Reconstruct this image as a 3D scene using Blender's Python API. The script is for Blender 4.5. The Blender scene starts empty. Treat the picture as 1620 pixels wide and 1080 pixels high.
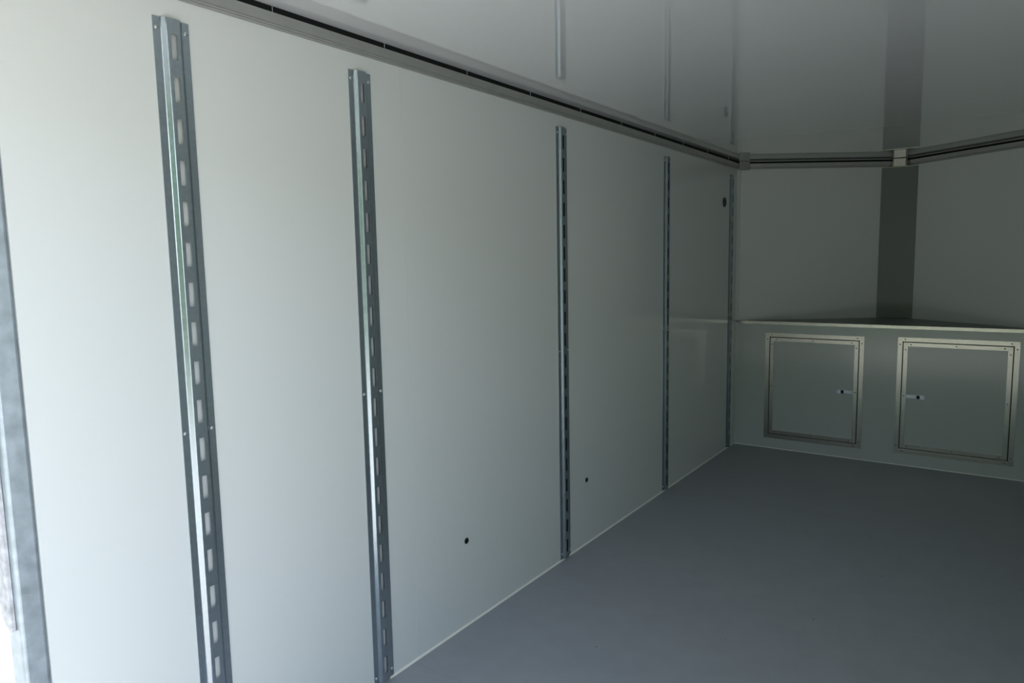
import bpy, bmesh, math, random
from mathutils import Vector, Matrix, noise

# ------------------------------------------------------------------ camera
scene = bpy.context.scene
COL = scene.collection
cam_data = bpy.data.cameras.new('camera')
cam_data.sensor_width = 36.0
cam_data.lens = 1115.2 / 1620 * 36
cam_data.clip_start = 0.02
cam = bpy.data.objects.new('camera', cam_data)
COL.objects.link(cam)
right = Vector((0.81746, 0.57568, -0.01885))
up = Vector((-0.04943, 0.10272, 0.99348))
fwd = Vector((-0.57386, 0.81120, -0.11243))
m = Matrix((right, up, -fwd)).transposed().to_4x4()
m.translation = Vector((1.7281, 0.0, 1.4572))
cam.matrix_world = m
scene.camera = cam

# ------------------------------------------------------------------ sky, sun, exposure
world = bpy.data.worlds.new('sky')
scene.world = world
world.use_nodes = True
nt = world.node_tree
bg = nt.nodes['Background']
sky = nt.nodes.new('ShaderNodeTexSky')
sky.sky_type = 'NISHITA'
sky.sun_disc = False
sky.sun_elevation = math.radians(52)
sky.sun_rotation = math.radians(63)
sky.dust_density = 1.6
sky.air_density = 1.0
hsv = nt.nodes.new('ShaderNodeHueSaturation')      # thin haze: paler than a deep blue sky
hsv.inputs['Saturation'].default_value = 0.75
nt.links.new(sky.outputs[0], hsv.inputs['Color'])
nt.links.new(hsv.outputs[0], bg.inputs[0])
bg.inputs[1].default_value = 0.66
sun_data = bpy.data.lights.new('sun', 'SUN')
sun_data.energy = 4.2
sun_data.angle = math.radians(0.6)
sun_data.color = (1.0, 0.93, 0.82)
sun = bpy.data.objects.new('sun', sun_data)
COL.objects.link(sun)
SUN_DIR = Vector((0.50, 0.26, 0.82)).normalized()
sun.rotation_euler = SUN_DIR.to_track_quat('Z', 'Y').to_euler()
sun.location = (6, 4, 9)
# portal in the rear doorway: only guides sampling of the sky, gives off no light
por = bpy.data.lights.new('rear_doorway_portal', 'AREA')
por.shape = 'RECTANGLE'
por.size = 2.0
por.size_y = 2.12
por.cycles.is_portal = True
po = bpy.data.objects.new('rear_doorway_portal', por)
COL.objects.link(po)
po.location = (1.008, 0.56, 1.07)
po.rotation_euler = (math.radians(90), 0, 0)
scene.view_settings.view_transform = 'Standard'
scene.view_settings.look = 'None'
scene.view_settings.gamma = 1.0
scene.view_settings.use_curve_mapping = False
scene.view_settings.exposure = 0.45
scene.cycles.use_guiding = True
scene.cycles.max_bounces = 24
scene.cycles.diffuse_bounces = 14
scene.cycles.glossy_bounces = 10

# ------------------------------------------------------------------ key sizes (metres)
W = 2.016            # inside width
ZC = 2.176           # ceiling height
Y0 = 0.6163          # wall starts (behind the door post)
YR = 0.5644          # rear face of the door posts
YC = 5.448           # cabinet front
YS = 5.456           # side wall meets the slanted nose wall
APEX = 6.192         # where the two nose walls would meet
ZS = 0.973           # top of cabinet

# ------------------------------------------------------------------ materials
def mat(name, col, rough=0.5, metal=0.0, var=0.0, scale=40.0, bump=0.0, bscale=200.0,
        spec=0.5, rvar=0.0, stretch=None):
    mt = bpy.data.materials.new(name)
    mt.use_nodes = True
    t = mt.node_tree
    b = t.nodes['Principled BSDF']
    b.inputs['Base Color'].default_value = (*col, 1)
    b.inputs['Roughness'].default_value = rough
    b.inputs['Metallic'].default_value = metal
    b.inputs['Specular IOR Level'].default_value = spec
    if var or rvar or bump:
        tc = t.nodes.new('ShaderNodeTexCoord')
        src = tc.outputs['Object']
        if stretch:
            mp = t.nodes.new('ShaderNodeMapping')
            mp.inputs['Scale'].default_value = stretch
            t.links.new(src, mp.inputs['Vector'])
            src = mp.outputs['Vector']
        n = t.nodes.new('ShaderNodeTexNoise')
        n.inputs['Scale'].default_value = scale
        n.inputs['Detail'].default_value = 5
        t.links.new(src, n.inputs['Vector'])
        if var:
            r = t.nodes.new('ShaderNodeValToRGB')
            r.color_ramp.elements[0].position = 0.3
            r.color_ramp.elements[1].position = 0.7
            r.color_ramp.elements[0].color = (*[c * (1 - var) for c in col], 1)
            r.color_ramp.elements[1].color = (*[min(1, c * (1 + var)) for c in col], 1)
            t.links.new(n.outputs['Fac'], r.inputs['Fac'])
            t.links.new(r.outputs['Color'], b.inputs['Base Color'])
        if rvar:
            mr = t.nodes.new('ShaderNodeMapRange')
            mr.inputs['To Min'].default_value = max(0.02, rough - rvar)
            mr.inputs['To Max'].default_value = rough + rvar
            t.links.new(n.outputs['Fac'], mr.inputs['Value'])
            t.links.new(mr.outputs['Result'], b.inputs['Roughness'])
        if bump:
            n2 = t.nodes.new('ShaderNodeTexNoise')
            n2.inputs['Scale'].default_value = bscale
            n2.inputs['Detail'].default_value = 3
            t.links.new(src, n2.inputs['Vector'])
            bp = t.nodes.new('ShaderNodeBump')
            bp.inputs['Strength'].default_value = bump
            bp.inputs['Distance'].default_value = 0.002
            t.links.new(n2.outputs['Fac'], bp.inputs['Height'])
            t.links.new(bp.outputs['Normal'], b.inputs['Normal'])
    return mt

M = {}
M['wall'] = mat('white_composite_panel', (0.715, 0.733, 0.71), 0.09, rvar=0.02, scale=3)
M['ceil'] = mat('gloss_white_ceiling', (0.79, 0.81, 0.805), 0.025)
b = M['ceil'].node_tree.nodes['Principled BSDF']
b.inputs['IOR'].default_value = 1.6          # hard gloss finish, mirror-like at a glancing view
b.inputs['Coat Weight'].default_value = 1.0
b.inputs['Coat IOR'].default_value = 2.2
b.inputs['Coat Roughness'].default_value = 0.02
M['cabw'] = mat('white_cabinet_panel', (0.53, 0.56, 0.545), 0.15, rvar=0.03, scale=5)
M['grey'] = mat('grey_panel', (0.155, 0.165, 0.16), 0.35)
M['floor'] = mat('grey_floor_paint', (0.31, 0.326, 0.345), 0.5, var=0.04, scale=9, rvar=0.05, bump=0.05, bscale=90)
M['galv'] = mat('galvanized_steel', (0.41, 0.47, 0.51), 0.24, metal=0.9, var=0.07, scale=90, rvar=0.04)
M['galvpost'] = mat('weathered_galvanized_steel', (0.46, 0.52, 0.56), 0.45, metal=0.75, var=0.16, scale=28, rvar=0.10, bump=0.12, bscale=60)
M['galvpale'] = mat('pale_galvanized_steel', (0.55, 0.54, 0.55), 0.6, metal=0.4, var=0.3, scale=45, bump=0.2, bscale=120)
M['alu'] = mat('satin_aluminium', (0.47, 0.45, 0.41), 0.25, metal=1.0, var=0.05, scale=30, rvar=0.05)
M['rail'] = mat('mill_aluminium', (0.56, 0.555, 0.53), 0.42, metal=0.7, var=0.04, scale=20)
M['clip'] = mat('bright_aluminium_clip', (0.40, 0.385, 0.35), 0.42, metal=0.85, var=0.12, scale=60)
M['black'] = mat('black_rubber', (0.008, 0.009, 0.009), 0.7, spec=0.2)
M['dark'] = mat('dark_plastic', (0.02, 0.022, 0.024), 0.5)
M['chrome'] = mat('chrome', (0.45, 0.48, 0.51), 0.22, metal=1.0)
M['screw'] = mat('zinc_screw', (0.52, 0.54, 0.55), 0.30, metal=0.9)
M['darkscrew'] = mat('dull_steel_screw', (0.16, 0.15, 0.135), 0.4, metal=0.8)
M['caulk'] = mat('white_caulk', (0.86, 0.84, 0.76), 0.6)
M['white'] = mat('white_nylon', (0.8, 0.8, 0.76), 0.5)
M['shell'] = mat('outer_white_skin', (0.75, 0.76, 0.76), 0.3)
M['ground'] = mat('sunlit_concrete', (0.53, 0.505, 0.455), 0.9, var=0.08, scale=1.2, bump=0.2, bscale=30)
M['leaf'] = mat('hedge_leaves', (0.06, 0.105, 0.035), 0.7, var=0.4, scale=3)
M['grass'] = mat('lawn_grass', (0.075, 0.115, 0.045), 0.9, var=0.3, scale=4)
M['crumb'] = mat('dry_leaf_bit', (0.16, 0.11, 0.04), 0.9)

# ------------------------------------------------------------------ helpers
def link(o, parent=None):
    COL.objects.link(o)
    if parent is not None:
        o.parent = parent
    return o

def tag(o, label=None, cat=None, group=None, kind=None):
    if label: o['label'] = label
    if cat: o['category'] = cat
    if group: o['group'] = group
    if kind: o['kind'] = kind
    return o

def empty(name, loc=(0, 0, 0)):
    o = bpy.data.objects.new(name, None)
    o.empty_display_size = 0.1
    o.location = loc
    return link(o)

def mesh(name, verts, faces, material, parent=None, smooth=False, bevel=0.0, segs=2):
    me = bpy.data.meshes.new(name)
    me.from_pydata([tuple(v) for v in verts], [], faces)
    bm = bmesh.new()
    bm.from_mesh(me)
    bmesh.ops.recalc_face_normals(bm, faces=bm.faces)
    bm.to_mesh(me)
    bm.free()
    me.materials.append(material)
    if smooth:
        me.polygons.foreach_set('use_smooth', [True] * len(me.polygons))
    o = link(bpy.data.objects.new(name, me), parent)
    if bevel:
        md = o.modifiers.new('bevel', 'BEVEL')
        md.width = bevel
        md.segments = segs
        md.limit_method = 'ANGLE'
    return o

BOXF = [(0, 1, 3, 2), (4, 6, 7, 5), (0, 4, 5, 1), (2, 3, 7, 6), (0, 2, 6, 4), (1, 5, 7, 3)]
def box(name, a, b, material, parent=None, bevel=0.0, segs=2):
    v = [(x, y, z) for x in (a[0], b[0]) for y in (a[1], b[1]) for z in (a[2], b[2])]
    return mesh(name, v, BOXF, material, parent, bevel=bevel, segs=segs)

def prism(name, pts, axis, lo, hi, material, parent=None, bevel=0.0, smooth=False):
    """polygon pts in the two other axes (in x,y,z order) extruded along axis"""
    n = len(pts)
    v = []
    for h in (lo, hi):
        for p in pts:
            q = list(p)
            q.insert(axis, h)
            v.append(q)
    f = [tuple(range(n))[::-1], tuple(range(n, 2 * n))]
    f += [(i, (i + 1) % n, n + (i + 1) % n, n + i) for i in range(n)]
    return mesh(name, v, f, material, parent, bevel=bevel, smooth=smooth)

def sweep(name, prof, p0, p1, nin, material, parent=None):
    """profile (distance into room, z) swept straight from p0 to p1 in plan"""
    n = len(prof)
    nn = Vector((nin[0], nin[1])).normalized()
    v = []
    for p in (p0, p1):
        for d, z in prof:
            v.append((p[0] + nn.x * d, p[1] + nn.y * d, z))
    f = [tuple(range(n))[::-1], tuple(range(n, 2 * n))]
    f += [(i, (i + 1) % n, n + (i + 1) % n, n + i) for i in range(n)]
    return mesh(name, v, f, material, parent)

def dome_mesh(name, r, h, seg=12):
    """screw head, axis +X, with a small cross-shaped drive recess"""
    v, f = [], []
    rings = [(r, 0.0), (r * 0.97, h * 0.35), (r * 0.75, h * 0.8), (r * 0.42, h), (r * 0.30, h * 0.55)]
    for rr, hh in rings:
        for i in range(seg):
            a = 2 * math.pi * i / seg
            v.append((hh, rr * math.cos(a), rr * math.sin(a)))
    for k in range(len(rings) - 1):
        for i in range(seg):
            j = (i + 1) % seg
            f.append((k * seg + i, k * seg + j, (k + 1) * seg + j, (k + 1) * seg + i))
    f.append(tuple((len(rings) - 1) * seg + i for i in range(seg)))
    me = bpy.data.meshes.new(name)
    me.from_pydata(v, [], f)
    me.materials.append(M['screw'])
    return me

SCREW = dome_mesh('screw', 0.0058, 0.0034)
SMALL = dome_mesh('small_screw', 0.0048, 0.0022, 8)
SMALL.materials[0] = M['darkscrew']

def screw(parent, loc, me, axis='x', name='screw'):
    o = link(bpy.data.objects.new(name, me), parent)
    o.location = loc
    if axis == '-y':
        o.rotation_euler = (0, 0, -math.pi / 2)
    return o

# ------------------------------------------------------------------ outside: ground and trees
g = box('ground', (-60, -70, -0.75), (60, 50, -0.55), M['ground'])
tag(g, 'bright sunlit concrete ground outside the trailer', 'ground', kind='structure')

lawn = box('lawn', (-60, -70, -0.56), (60, -7.5, -0.53), M['grass'])
tag(lawn, 'green lawn beyond the concrete behind the trailer', 'lawn', kind='structure')

def hedge(name, x0, x1, y, depth, h):
    """tall leafy hedge: a closed lumpy slab of foliage"""
    nx, nz = 90, 22
    bm = bmesh.new()
    rows = []
    prof = []
    for k in range(nz + 1):
        a = math.pi * k / nz
        prof.append((math.cos(a) * depth / 2, h * (math.sin(a) ** 0.35 if 0 < k < nz else 0.0)))
    for i in range(nx + 1):
        x = x0 + (x1 - x0) * i / nx
        row = []
        for dy, z in prof:
            p = Vector((x, dy, z))
            d = noise.noise(p * 0.9) * 0.8 + noise.noise(p * 2.7) * 0.35
            row.append(bm.verts.new((x, dy * (1 + 0.25 * d) + 0.3 * d, max(0.0, z * (1 + 0.10 * d)))))
        rows.append(row)
    for a, b in zip(rows[:-1], rows[1:]):
        for k in range(nz):
            bm.faces.new((a[k], a[k + 1], b[k + 1], b[k]))
    bm.faces.new(rows[0])
    bm.faces.new(rows[-1][::-1])
    bmesh.ops.recalc_face_normals(bm, faces=bm.faces)
    me = bpy.data.meshes.new(name)
    bm.to_mesh(me)
    bm.free()
    me.materials.append(M['leaf'])
    o = link(bpy.data.objects.new(name, me))
    o.location = (0, y, -0.53)
    return o
hd = hedge('unseen_hedge', -22, 24, -15.5, 2.6, 7.0)
tag(hd, 'unseen tall green hedge outside behind the open doorway', 'hedge')
hd = hedge('unseen_hedge', -12.9, -2.5, 0, 2.4, 6.0)  # unseen hedge, added to block left-rear light reaching the right floor
hd.rotation_euler = (0, 0, math.pi / 2)
hd.location = (-2.4, 0, -0.53)
tag(hd, 'unseen green hedge added on the left behind the trailer to block light', 'hedge')

# ------------------------------------------------------------------ room shell
fl = box('floor', (-0.045, YR, -0.10), (W + 0.045, 6.30, -0.012), M['shell'])
tag(fl, 'grey painted plywood trailer floor in wide sheets', 'floor', kind='structure')
edges = [YR, 1.775, 2.995, 4.215, 5.47]
for a, b in zip(edges[:-1], edges[1:]):
    box('floor_board', (0.0, a + 0.0005, -0.012), (W, b - 0.0005, 0.0), M['floor'], fl, bevel=0.0004, segs=1)

wl = box('wall_left', (-0.045, Y0, -0.10), (-0.004, YS + 0.03, ZC + 0.06), M['shell'])
tag(wl, 'glossy white panelled side wall carrying slotted tracks', 'wall', kind='structure')
for a, b in ((Y0, 1.813), (1.813, YS)):
    box('wall_panel', (-0.004, a + 0.0004, -0.01), (0.0, b - 0.0004, ZC + 0.004), M['wall'], wl, bevel=0.0003, segs=1)
wr = box('wall_right', (W, YR, -0.10), (W + 0.045, YS + 0.03, ZC + 0.06), M['wall'])
tag(wr, 'glossy white side wall on the right', 'wall', kind='structure')
ce = box('ceiling', (-0.045, YR, ZC), (W + 0.045, 6.30, ZC + 0.06), M['ceil'])
tag(ce, 'glossy white reflective trailer ceiling', 'ceiling', kind='structure')
ov = box('sky_blocker', (-0.045, -0.30, ZC + 0.002), (W + 0.045, YR - 0.0005, ZC + 0.06), M['shell'], bevel=0.01)  # unseen overhang, added to cut sky light on the upper wall
tag(ov, 'unseen white slab added above the rear doorway to block sky light', 'light blocker', kind='structure')
# slanted nose walls
CX = W / 2
wfl = prism('wall_front_left', [(0, YS), (CX, APEX), (CX, APEX + 0.05), (-0.04, YS + 0.03)], 2, -0.10, ZC + 0.01, M['wall'])
tag(wfl, 'white slanted nose wall on the left of the grey strip', 'wall', kind='structure')
wfr = prism('wall_front_right', [(W, YS), (CX, APEX), (CX, APEX + 0.05), (W + 0.04, YS + 0.03)], 2, -0.10, ZC + 0.01, M['wall'])
tag(wfr, 'white slanted nose wall on the right of the grey strip', 'wall', kind='structure')
# grey cover strip across the nose corner, with a thin folded lip on top
ty = 6.10
hx = 0.120
nose = prism('trim_1', [(CX - hx, ty), (CX + hx, ty), (CX + hx + 0.004, ty + 0.006), (CX - hx - 0.004, ty + 0.006)], 2, ZS + 0.001, 2.112, M['grey'])
tag(nose, 'dark grey vertical cover strip in the nose corner', 'trim', kind='structure')
box('lip', (CX - hx, ty - 0.002, 2.110), (CX + hx, ty + 0.012, 2.1125), M['alu'], nose)
# corner bead where the side wall meets the slanted wall
cb = prism('trim_2', [(0.0, YS - 0.016), (0.004, YS - 0.016), (0.020, YS + 0.010), (0.016, YS + 0.0125), (0.0, YS)], 2, ZS + 0.004, 2.118, M['wall'])
tag(cb, 'narrow white corner strip where side wall meets nose wall', 'trim', kind='structure')
# caulk beads
ck = prism('trim_3', [(0.0, 0.0), (0.006, 0.0), (0.0042, 0.0035), (0.0, 0.006)], 1, Y0, YC - 0.002, M['caulk'])
tag(ck, 'thin white caulk bead along the foot of the wall', 'caulk', kind='structure')
ck2 = prism('trim_4', [(YC, 0.0), (YC - 0.005, 0.0), (YC - 0.003, 0.003), (YC, 0.005)], 0, 0.008, W - 0.002, M['caulk'])
tag(ck2, 'thin caulk bead along the foot of the cabinet', 'caulk', kind='structure')

# ------------------------------------------------------------------ door frame
def post(name, x0, x1):
    return box(name, (x0, YR, -0.14), (x1, Y0 - 0.001, ZC + 0.06), M['galvpost'], None, bevel=0.008, segs=4)
dp = post('door_post', -0.066, 0.003)
tag(dp, 'weathered galvanized steel door post at the left end of the wall', 'post')
dp2 = post('door_post', W + 0.0455, W + 0.112)
tag(dp2, 'galvanized steel door post on the right of the doorway', 'post')
# strap with a rounded lower end on the rear face of the post
pts = [(-0.016, 1.95), (-0.016, 0.676), (-0.019, 0.672)]
for k in range(9):
    a = math.radians(90 * k / 8)
    pts.append((-0.027 - 0.042 * math.sin(a), 0.672 + 0.055 * (1 - math.cos(a))))
pts += [(-0.069, 1.95)]
st = prism('door_strap', pts, 1, 0.5545, YR - 0.0005, M['galvpale'], None, bevel=0.0015)
tag(st, 'pale rough galvanized strap with rounded lower end on the door post', 'strap')

# ------------------------------------------------------------------ slotted tracks
PITCH, NS, Z0 = 0.1016, 20, 1.9985
ZT, ZB = 2.066, 0.0075
def track_mesh():
    v, f, idx = [], [], {}
    def V(x, y, z):
        k = (round(x, 6), round(y, 6), round(z, 6))
        if k not in idx:
            idx[k] = len(v)
            v.append(k)
        return idx[k]
    H = 0.0135
    B = 0.003
    fy, sy, ry, hy, hz, cr = 0.0462, 0.0266, 0.0178, 0.0074, 0.031, 0.0022
    zs = [ZB]
    for k in range(NS - 1, -1, -1):
        zc = Z0 - PITCH * k
        zs += [zc - hz - 0.006, zc + hz + 0.006]
    zs.append(ZT)
    # bent side profile from flange edge to the edge of the flat rib
    def side(sgn):
        p = [(B, fy), (B, sy + 0.002), (B + 0.0012, sy - 0.0012)]
        p += [(H - 0.0035, ry + 0.0026), (H - 0.0012, ry + 0.0007), (H - 0.0002, ry - 0.0012), (H, ry - 0.0032)]
        return [(x, sgn * y) for x, y in p]
    for sgn in (-1, 1):
        p = side(sgn)
        for (xa, ya), (xb, yb) in zip(p[:-1], p[1:]):
            for za, zb in zip(zs[:-1], zs[1:]):
                q = [V(xa, ya, za), V(xb, yb, za), V(xb, yb, zb), V(xa, ya, zb)]
                f.append(q if sgn < 0 else q[::-1])
    e = ry - 0.0032
    for i, (za, zb) in enumerate(zip(zs[:-1], zs[1:])):
        if i % 2 == 0:
            f.append([V(H, -e, za), V(H, e, za), V(H, e, zb), V(H, -e, zb)])
        else:
            zc = (za + zb) / 2
            def arc(cy, cz, a0):
                return [V(H, cy + cr * math.cos(math.radians(a0 + t)), cz + cr * math.sin(math.radians(a0 + t))) for t in (0, 45, 90)]
            tr = arc(hy - cr, zc + hz - cr, 0)
            tl = arc(-hy + cr, zc + hz - cr, 90)
            bl = arc(-hy + cr, zc - hz + cr, 180)
            br = arc(hy - cr, zc - hz + cr, 270)
            A, Bq, C, D = V(H, -e, za), V(H, e, za), V(H, e, zb), V(H, -e, zb)
            f.append([A, Bq, br[1], br[0], bl[2], bl[1]])
            f.append([Bq, C, tr[1], tr[0], br[2], br[1]])
            f.append([C, D, tl[1], tl[0], tr[2], tr[1]])
            f.append([D, A, bl[1], bl[0], tl[2], tl[1]])
    me = bpy.data.meshes.new('track')
    me.from_pydata(v, [], f)
    me.materials.append(M['galv'])
    # only the rounded bends are smooth; flanges, slopes and the slotted face stay flat
    bend = []
    for p in me.polygons:
        n = p.normal
        bend.append(len(p.vertices) == 4 and abs(n.z) < 0.1 and 0.12 < abs(n.y) < 0.62)
    me.polygons.foreach_set('use_smooth', bend)
    return me

TRACK = track_mesh()
TL = ['slotted galvanized steel track on the wall nearest the door post, largest of the five',
      'second slotted galvanized track from the door post, beside the faint wall seam',
      'middle slotted galvanized track, between the two black wall plugs',
      'fourth slotted galvanized track from the door post, with a reflected cabinet door beside it',
      'slotted galvanized track in the far corner beside the round vent']
for y, lab in zip((1.0066, 1.6265, 2.8635, 4.0915, 5.302), TL):
    t = empty('slotted_track', (0, y, 0))
    tag(t, lab, 'track', 'slotted tracks along the left wall')
    r = link(bpy.data.objects.new('rail', TRACK), t)
    sd = r.modifiers.new('thick', 'SOLIDIFY')
    sd.thickness = 0.0022
    sd.offset = -1
    bk = box('slot_shade_strip', (0.0002, 0.0155, ZB + 0.004), (0.0025, 0.0262, ZT - 0.004), M['black'], t)  # black strip added under the rib, standing in for shade in the slots
    bk['label'] = 'black strip standing in for shade inside the slots'
    for z in (2.040, 1.031, 0.033):
        for s in (-1, 1):
            screw(t, (0.0031, s * 0.0375, z), SCREW)

# ------------------------------------------------------------------ ceiling rails
RP = [(0.0, 2.1185), (0.0040, 2.1185), (0.0062, 2.1200), (0.0062, 2.1232), (0.0045, 2.1240), (0.0045, 2.1250),
      (0.0075, 2.1262), (0.0075, 2.1292), (0.0058, 2.1300), (0.0058, 2.1310), (0.0095, 2.1325),
      (0.0150, 2.1570), (0.0150, 2.1585), (0.0, 2.1585)]
BP = [(0.0, 2.1586), (0.0125, 2.1586), (0.0115, ZC - 0.0005), (0.0, ZC - 0.0005)]
LP = [(0.0115, ZC - 0.0035), (0.0150, ZC - 0.0035), (0.0150, ZC - 0.0006), (0.0115, ZC - 0.0006)]
nl = Vector((APEX - YS, -CX)).normalized()      # into the room from the left slanted wall
nr = Vector((-(APEX - YS), -CX)).normalized()
def ceiling_rail(p0, p1, nin, label, pins):
    t = empty('ceiling_rail', ((p0[0] + p1[0]) / 2, (p0[1] + p1[1]) / 2, 2.1185))
    tag(t, label, 'rail', 'rails under the ceiling edge')
    off = Vector((t.location.x, t.location.y))
    a = Vector(p0) - off
    b = Vector(p1) - off
    dz = lambda P: [(d, z - 2.1185) for d, z in P]
    sweep('rail_profile', dz(RP), a, b, nin, M['rail'], t)
    ins = sweep('black_insert', dz(BP), a, b, nin, M['black'], t)
    ins['label'] = 'black strip along the top of the rail'
    if not pins:
        sweep('edge_lip', dz(LP), a, b, nin, M['rail'], t)
    for y in pins:
        box('pin', (0.0118, y - 0.0003 - off.y, 2.1588 - 2.1185), (0.0132, y + 0.0003 - off.y, ZC - 0.001 - 2.1185), M['white'], t)
    return t
ceiling_rail((0, Y0), (0, YS - 0.01), (1, 0), 'long ribbed aluminium rail with black strip above the tracks',
             [0.87 + 0.4315 * k for k in range(11)])
ceiling_rail((0.02, YS + 0.0146), (CX - 0.002, APEX - 0.0015), nl, 'aluminium rail with black strip atop the nose wall left of the grey strip', [])
ceiling_rail((W - 0.02, YS + 0.0146), (CX + 0.002, APEX - 0.0015), nr, 'aluminium rail with black strip atop the nose wall right of the grey strip', [])
cl = prism('rail_clip', [(0.0155, 5.428), (0.020, 5.426), (0.078, 5.468), (0.081, 5.474), (0.068, 5.497), (0.0155, 5.462)],
           2, 2.112, ZC - 0.001, M['clip'], bevel=0.002)
tag(cl, 'small grey metal clip joining the rails in the wall corner', 'clip', 'rail clips')
cl = prism('rail_clip', [(CX - 0.058, APEX - 0.068), (CX - 0.046, APEX - 0.085), (CX + 0.036, APEX - 0.085), (CX + 0.048, APEX - 0.068), (CX + 0.02, APEX - 0.038), (CX - 0.02, APEX - 0.038)],
           2, 2.1135, ZC - 0.001, M['clip'], bevel=0.003)
tag(cl, 'small shiny metal clip joining the rails above the grey strip', 'clip', 'rail clips')

# ------------------------------------------------------------------ wall plugs and vent
def disc(name, r0, r1, x0, x1, material, parent, seg=20):
    """ring or disc, axis X"""
    v, f = [], []
    prof = [(x0, r1), (x1 * 0.7 + x0 * 0.3, r1), (x1, r1 - (x1 - x0) * 0.4), (x1, r0), (x0, r0)] if r0 > 0 else \
           [(x0, r1), (x1, r1 * 0.96), (x1, 0.0001)]
    for x, r in prof:
        for i in range(seg):
            a = 2 * math.pi * i / seg
            v.append((x, r * math.cos(a), r * math.sin(a)))
    n = len(prof)
    last = n if r0 > 0 else n - 1
    for k in range(last):
        for i in range(seg):
            j = (i + 1) % seg
            k2 = (k + 1) % n
            f.append((k * seg + i, k * seg + j, k2 * seg + j, k2 * seg + i))
    return mesh(name, v, f, material, parent)
for y, z, lab in ((2.101, 0.352, 'round black plug low on the wall between second and middle track'),
                  (3.082, 0.338, 'round black plug low on the wall just right of the middle track')):
    t = empty('wall_plug', (0.0, y, z))
    tag(t, lab, 'plug', 'black wall plugs')
    disc('rim', 0.0085, 0.0125, 0.0002, 0.0025, M['dark'], t)
    disc('plug_face', 0.0, 0.0088, 0.0002, 0.0012, M['black'], t)
t = empty('round_vent', (0.0, 5.148, 1.857))
tag(t, 'small round dark louvred vent high on the wall beside the corner track', 'vent')
disc('rim', 0.029, 0.035, 0.0002, 0.004, M['dark'], t)
disc('vent_back', 0.0, 0.0295, 0.0002, 0.0010, M['black'], t)
for k in range(4):
    z = -0.0195 + 0.013 * k
    hw = math.sqrt(0.029 ** 2 - z ** 2)
    mesh('slat', [(0.001, -hw, z + 0.003), (0.001, hw, z + 0.003), (0.0045, hw, z - 0.002), (0.0045, -hw, z - 0.002),
                  (0.001, -hw, z + 0.0042), (0.001, hw, z + 0.0042), (0.0045, hw, z - 0.0008), (0.0045, -hw, z - 0.0008)],
         [(0, 1, 2, 3), (4, 5, 6, 7), (0, 1, 5, 4), (1, 2, 6, 5), (2, 3, 7, 6), (3, 0, 4, 7)], M['galv'], t)

# ------------------------------------------------------------------ nose cabinet
cab = empty('nose_cabinet', (CX, YC, 0))
tag(cab, 'white built-in nose cabinet with two aluminium framed doors', 'cabinet')
DOORS = [(0.231, 0.910, 0.080, 0.888), (1.117, 1.801, 0.088, 0.895)]   # outer frame x0,x1,z0,z1
FS, GAP, DS = 0.030, 0.0055, 0.0270
PT = 0.018
xs = [0.001]
for d in DOORS:
    xs += [d[0] + FS, d[1] - FS]
xs.append(W - 0.001)
# front panel with two openings
v, f = [], []
def addbox(a, b):
    n = len(v)
    v.extend((x, y, z) for x in (a[0], b[0]) for y in (a[1], b[1]) for z in (a[2], b[2]))
    f.extend(tuple(i + n for i in q) for q in BOXF)
ZTOP = ZS - 0.012
L = lambda x, y, z: (x - CX, y - YC, z)
fv, ff = [], []
def grid_panel():
    zs = sorted({0.0005, ZTOP, *[d[2] + FS for d in DOORS], *[d[3] - FS for d in DOORS]})
    xx = sorted(xs)
    cells = []
    for i in range(len(xx) - 1):
        for j in range(len(zs) - 1):
            mx, mz = (xx[i] + xx[i + 1]) / 2, (zs[j] + zs[j + 1]) / 2
            if any(d[0] + FS < mx < d[1] - FS and d[2] + FS < mz < d[3] - FS for d in DOORS):
                continue
            cells.append((xx[i], xx[i + 1], zs[j], zs[j + 1]))
    bm = bmesh.new()
    for a, b, c, d in cells:
        bm.faces.new([bm.verts.new(L(x, YC, z)) for x, z in ((a, c), (b, c), (b, d), (a, d))])
    bmesh.ops.remove_doubles(bm, verts=bm.verts, dist=1e-5)
    bmesh.ops.dissolve_limit(bm, angle_limit=0.01, verts=bm.verts, edges=bm.edges)
    r = bmesh.ops.extrude_face_region(bm, geom=bm.faces[:])
    for e in r['geom']:
        if isinstance(e, bmesh.types.BMVert):
            e.co.y += PT
    bmesh.ops.recalc_face_normals(bm, faces=bm.faces)
    me = bpy.data.meshes.new('front_panel')
    bm.to_mesh(me)
    bm.free()
    me.materials.append(M['cabw'])
    return link(bpy.data.objects.new('front_panel', me), cab)
grid_panel()

def mitred(name, rect, w, y0, y1, material, parent):
    """four mitred strips along the inside edge of rect (x0,x1,z0,z1)"""
    x0, x1, z0, z1 = rect
    o = [(x0, z0), (x1, z0), (x1, z1), (x0, z1)]
    i = [(x0 + w, z0 + w), (x1 - w, z0 + w), (x1 - w, z1 - w), (x0 + w, z1 - w)]
    out = []
    g = 0.0003
    for k in range(4):
        q = (k + 1) % 4
        pts = [o[k], o[q], i[q], i[k]]
        c = (sum(p[0] for p in pts) / 4, sum(p[1] for p in pts) / 4)
        pts = [(c[0] + (p[0] - c[0]) * (1 - g), c[1] + (p[1] - c[1]) * (1 - g)) for p in pts]
        out.append(prism(name, pts, 1, y0, y1, material, parent, bevel=0.0006))
    return out

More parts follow.
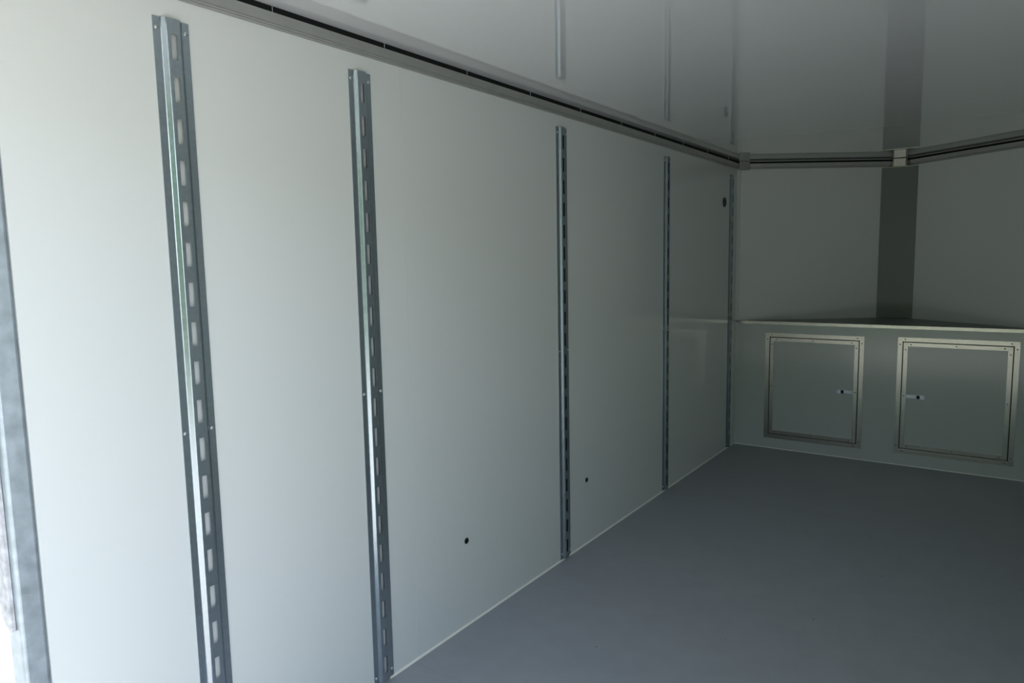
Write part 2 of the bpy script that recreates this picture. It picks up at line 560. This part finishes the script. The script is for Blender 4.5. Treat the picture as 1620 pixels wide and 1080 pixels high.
for n, (x0, x1, z0, z1) in enumerate(DOORS):
    lx0, lx1 = x0 - CX, x1 - CX
    outer = mitred('frame_strip', (lx0, lx1, z0, z1), FS, -0.0030, -0.0002, M['alu'], cab)
    pos = []
    e = FS / 2
    for k, s in enumerate(outer):
        ends = {0: [(lx0 + 0.05, z0 + e), (lx1 - 0.05, z0 + e)], 1: [(lx1 - e, z0 + 0.05), (lx1 - e, z1 - 0.05)],
                2: [(lx1 - 0.045, z1 - e), (lx0 + 0.045, z1 - e)], 3: [(lx0 + e, z1 - 0.05), (lx0 + e, z0 + 0.05)]}[k]
        for px, pz in ends:
            screw(s, (px, -0.0030, pz), SMALL, '-y')
    a0, a1, b0, b1 = lx0 + FS + GAP, lx1 - FS - GAP, z0 + FS + GAP, z1 - FS - GAP
    sl = []
    for q0, q1, r0, r1 in ((lx0 + FS, a0, b0 - GAP, b1 + GAP), (a1, lx1 - FS, b0 - GAP, b1 + GAP), (a0, a1, b0 - GAP, b0), (a0, a1, b1, b1 + GAP)):
        sl.append((q0, q1, r0, r1))
    sv, sf = [], []
    for q0, q1, r0, r1 in sl:
        k0 = len(sv)
        sv += [(x, y, z) for x in (q0, q1) for y in (0.003, PT) for z in (r0, r1)]
        sf += [tuple(i + k0 for i in q) for q in BOXF]
    mesh('door_seal', sv, sf, M['black'], cab)
    door = box('door', (a0, 0.0, b0), (a1, PT, b1), M['cabw'], cab)
    door['label'] = 'white door with its latch on the right' if n == 0 else 'white door with its latch on the left'
    inner = mitred('edge_strip', (a0, a1, b0, b1), DS, -0.0024, -0.0002, M['alu'], door)
    e = DS / 2
    for px, pz in ((a0 + 0.045, b1 - e), (a1 - 0.045, b1 - e), ((a0 + a1) / 2, b1 - e), (a1 - e, b1 - 0.05), (a0 + e, b1 - 0.05),
                   (a0 + e, (b0 + b1) / 2), (a1 - e, (b0 + b1) / 2), (a0 + 0.045, b0 + e), (a1 - 0.045, b0 + e), ((a0 + a1) / 2, b0 + e)):
        screw(door, (px, -0.0024, pz), SMALL, '-y')
    # latch: base plate, black finger recess, lever with rounded end
    sgn = 1 if n == 0 else -1
    lc = (0.794 if n == 0 else 1.236) - CX
    lz = 0.483 if n == 0 else 0.488
    def lx(u): return lc + sgn * u
    def plate(u0, u1, hz, r):
        pts = []
        for cx_, cz_, st_ in ((u1 - r, hz - r, 0), (u0 + r, hz - r, 90), (u0 + r, -hz + r, 180), (u1 - r, -hz + r, 270)):
            for t_ in (0, 30, 60, 90):
                a = math.radians(st_ + t_)
                pts.append((lx(cx_ + r * math.cos(a)), lz + cz_ + r * math.sin(a)))
        return pts
    prism('latch', plate(-0.056, 0.056, 0.0145, 0.006), 1, -0.0055, -0.0002, M['chrome'], door, bevel=0.001)
    prism('latch_recess', plate(-0.026, -0.008, 0.011, 0.002), 1, -0.0065, -0.0054, M['black'], door)
    prism('latch_lever', plate(-0.006, 0.052, 0.0105, 0.009), 1, -0.0125, -0.0056, M['chrome'], door, bevel=0.002)
# side cheek blocks behind the panel keep the box closed
box('cabinet_floor', L(0.02, YC + PT, 0.0), L(W - 0.02, YC + PT + 0.03, 0.02), M['cabw'], cab)

shelf = prism('cabinet_top', [(0.002, YC + 0.001), (W - 0.002, YC + 0.001), (W - 0.002, YS + 0.001), (CX, APEX - 0.003), (0.002, YS + 0.001)],
              2, ZTOP + 0.0004, ZS - 0.0015, M['grey'])
tag(shelf, 'dark grey triangular top board on the nose cabinet', 'cabinet top')
prism('edge_strip', [(YC - 0.0035, 0.9515), (YC - 0.0005, 0.9515), (YC - 0.0005, ZS - 0.0013), (YC + 0.018, ZS - 0.0013), (YC + 0.018, ZS), (YC - 0.0035, ZS)],
      0, 0.027, W - 0.027, M['alu'], shelf)

# ------------------------------------------------------------------ bits on the floor
CRUMB = ['brown crumb of dry leaf mid-floor, largest of the crumbs', 'tiny brown crumb on the floor nearest the right cabinet door',
         'tiny brown crumb on the floor nearest the slotted wall', 'smallest brown crumb on the floor, between wall crumb and largest crumb']
for k, (x, y, r) in enumerate(((1.146, 2.892, 0.006), (1.315, 3.465, 0.005), (0.512, 2.235, 0.005), (0.903, 2.549, 0.004))):
    rnd = random.Random(k)
    v = [(0, 0, r * 0.5)]
    for i in range(7):
        a = 2 * math.pi * i / 7
        rr = r * rnd.uniform(0.55, 1.1) * (1.0 if i % 2 else 0.7)
        v.append((rr * math.cos(a), 0.6 * rr * math.sin(a), 0.0002))
    f = [(0, i + 1, (i + 1) % 7 + 1) for i in range(7)] + [tuple(range(7, 0, -1))]
    o = mesh('leaf_crumb', v, f, M['crumb'])
    o.location = (x, y, 0.0002)
    tag(o, CRUMB[k], 'crumb', 'crumbs on the floor')
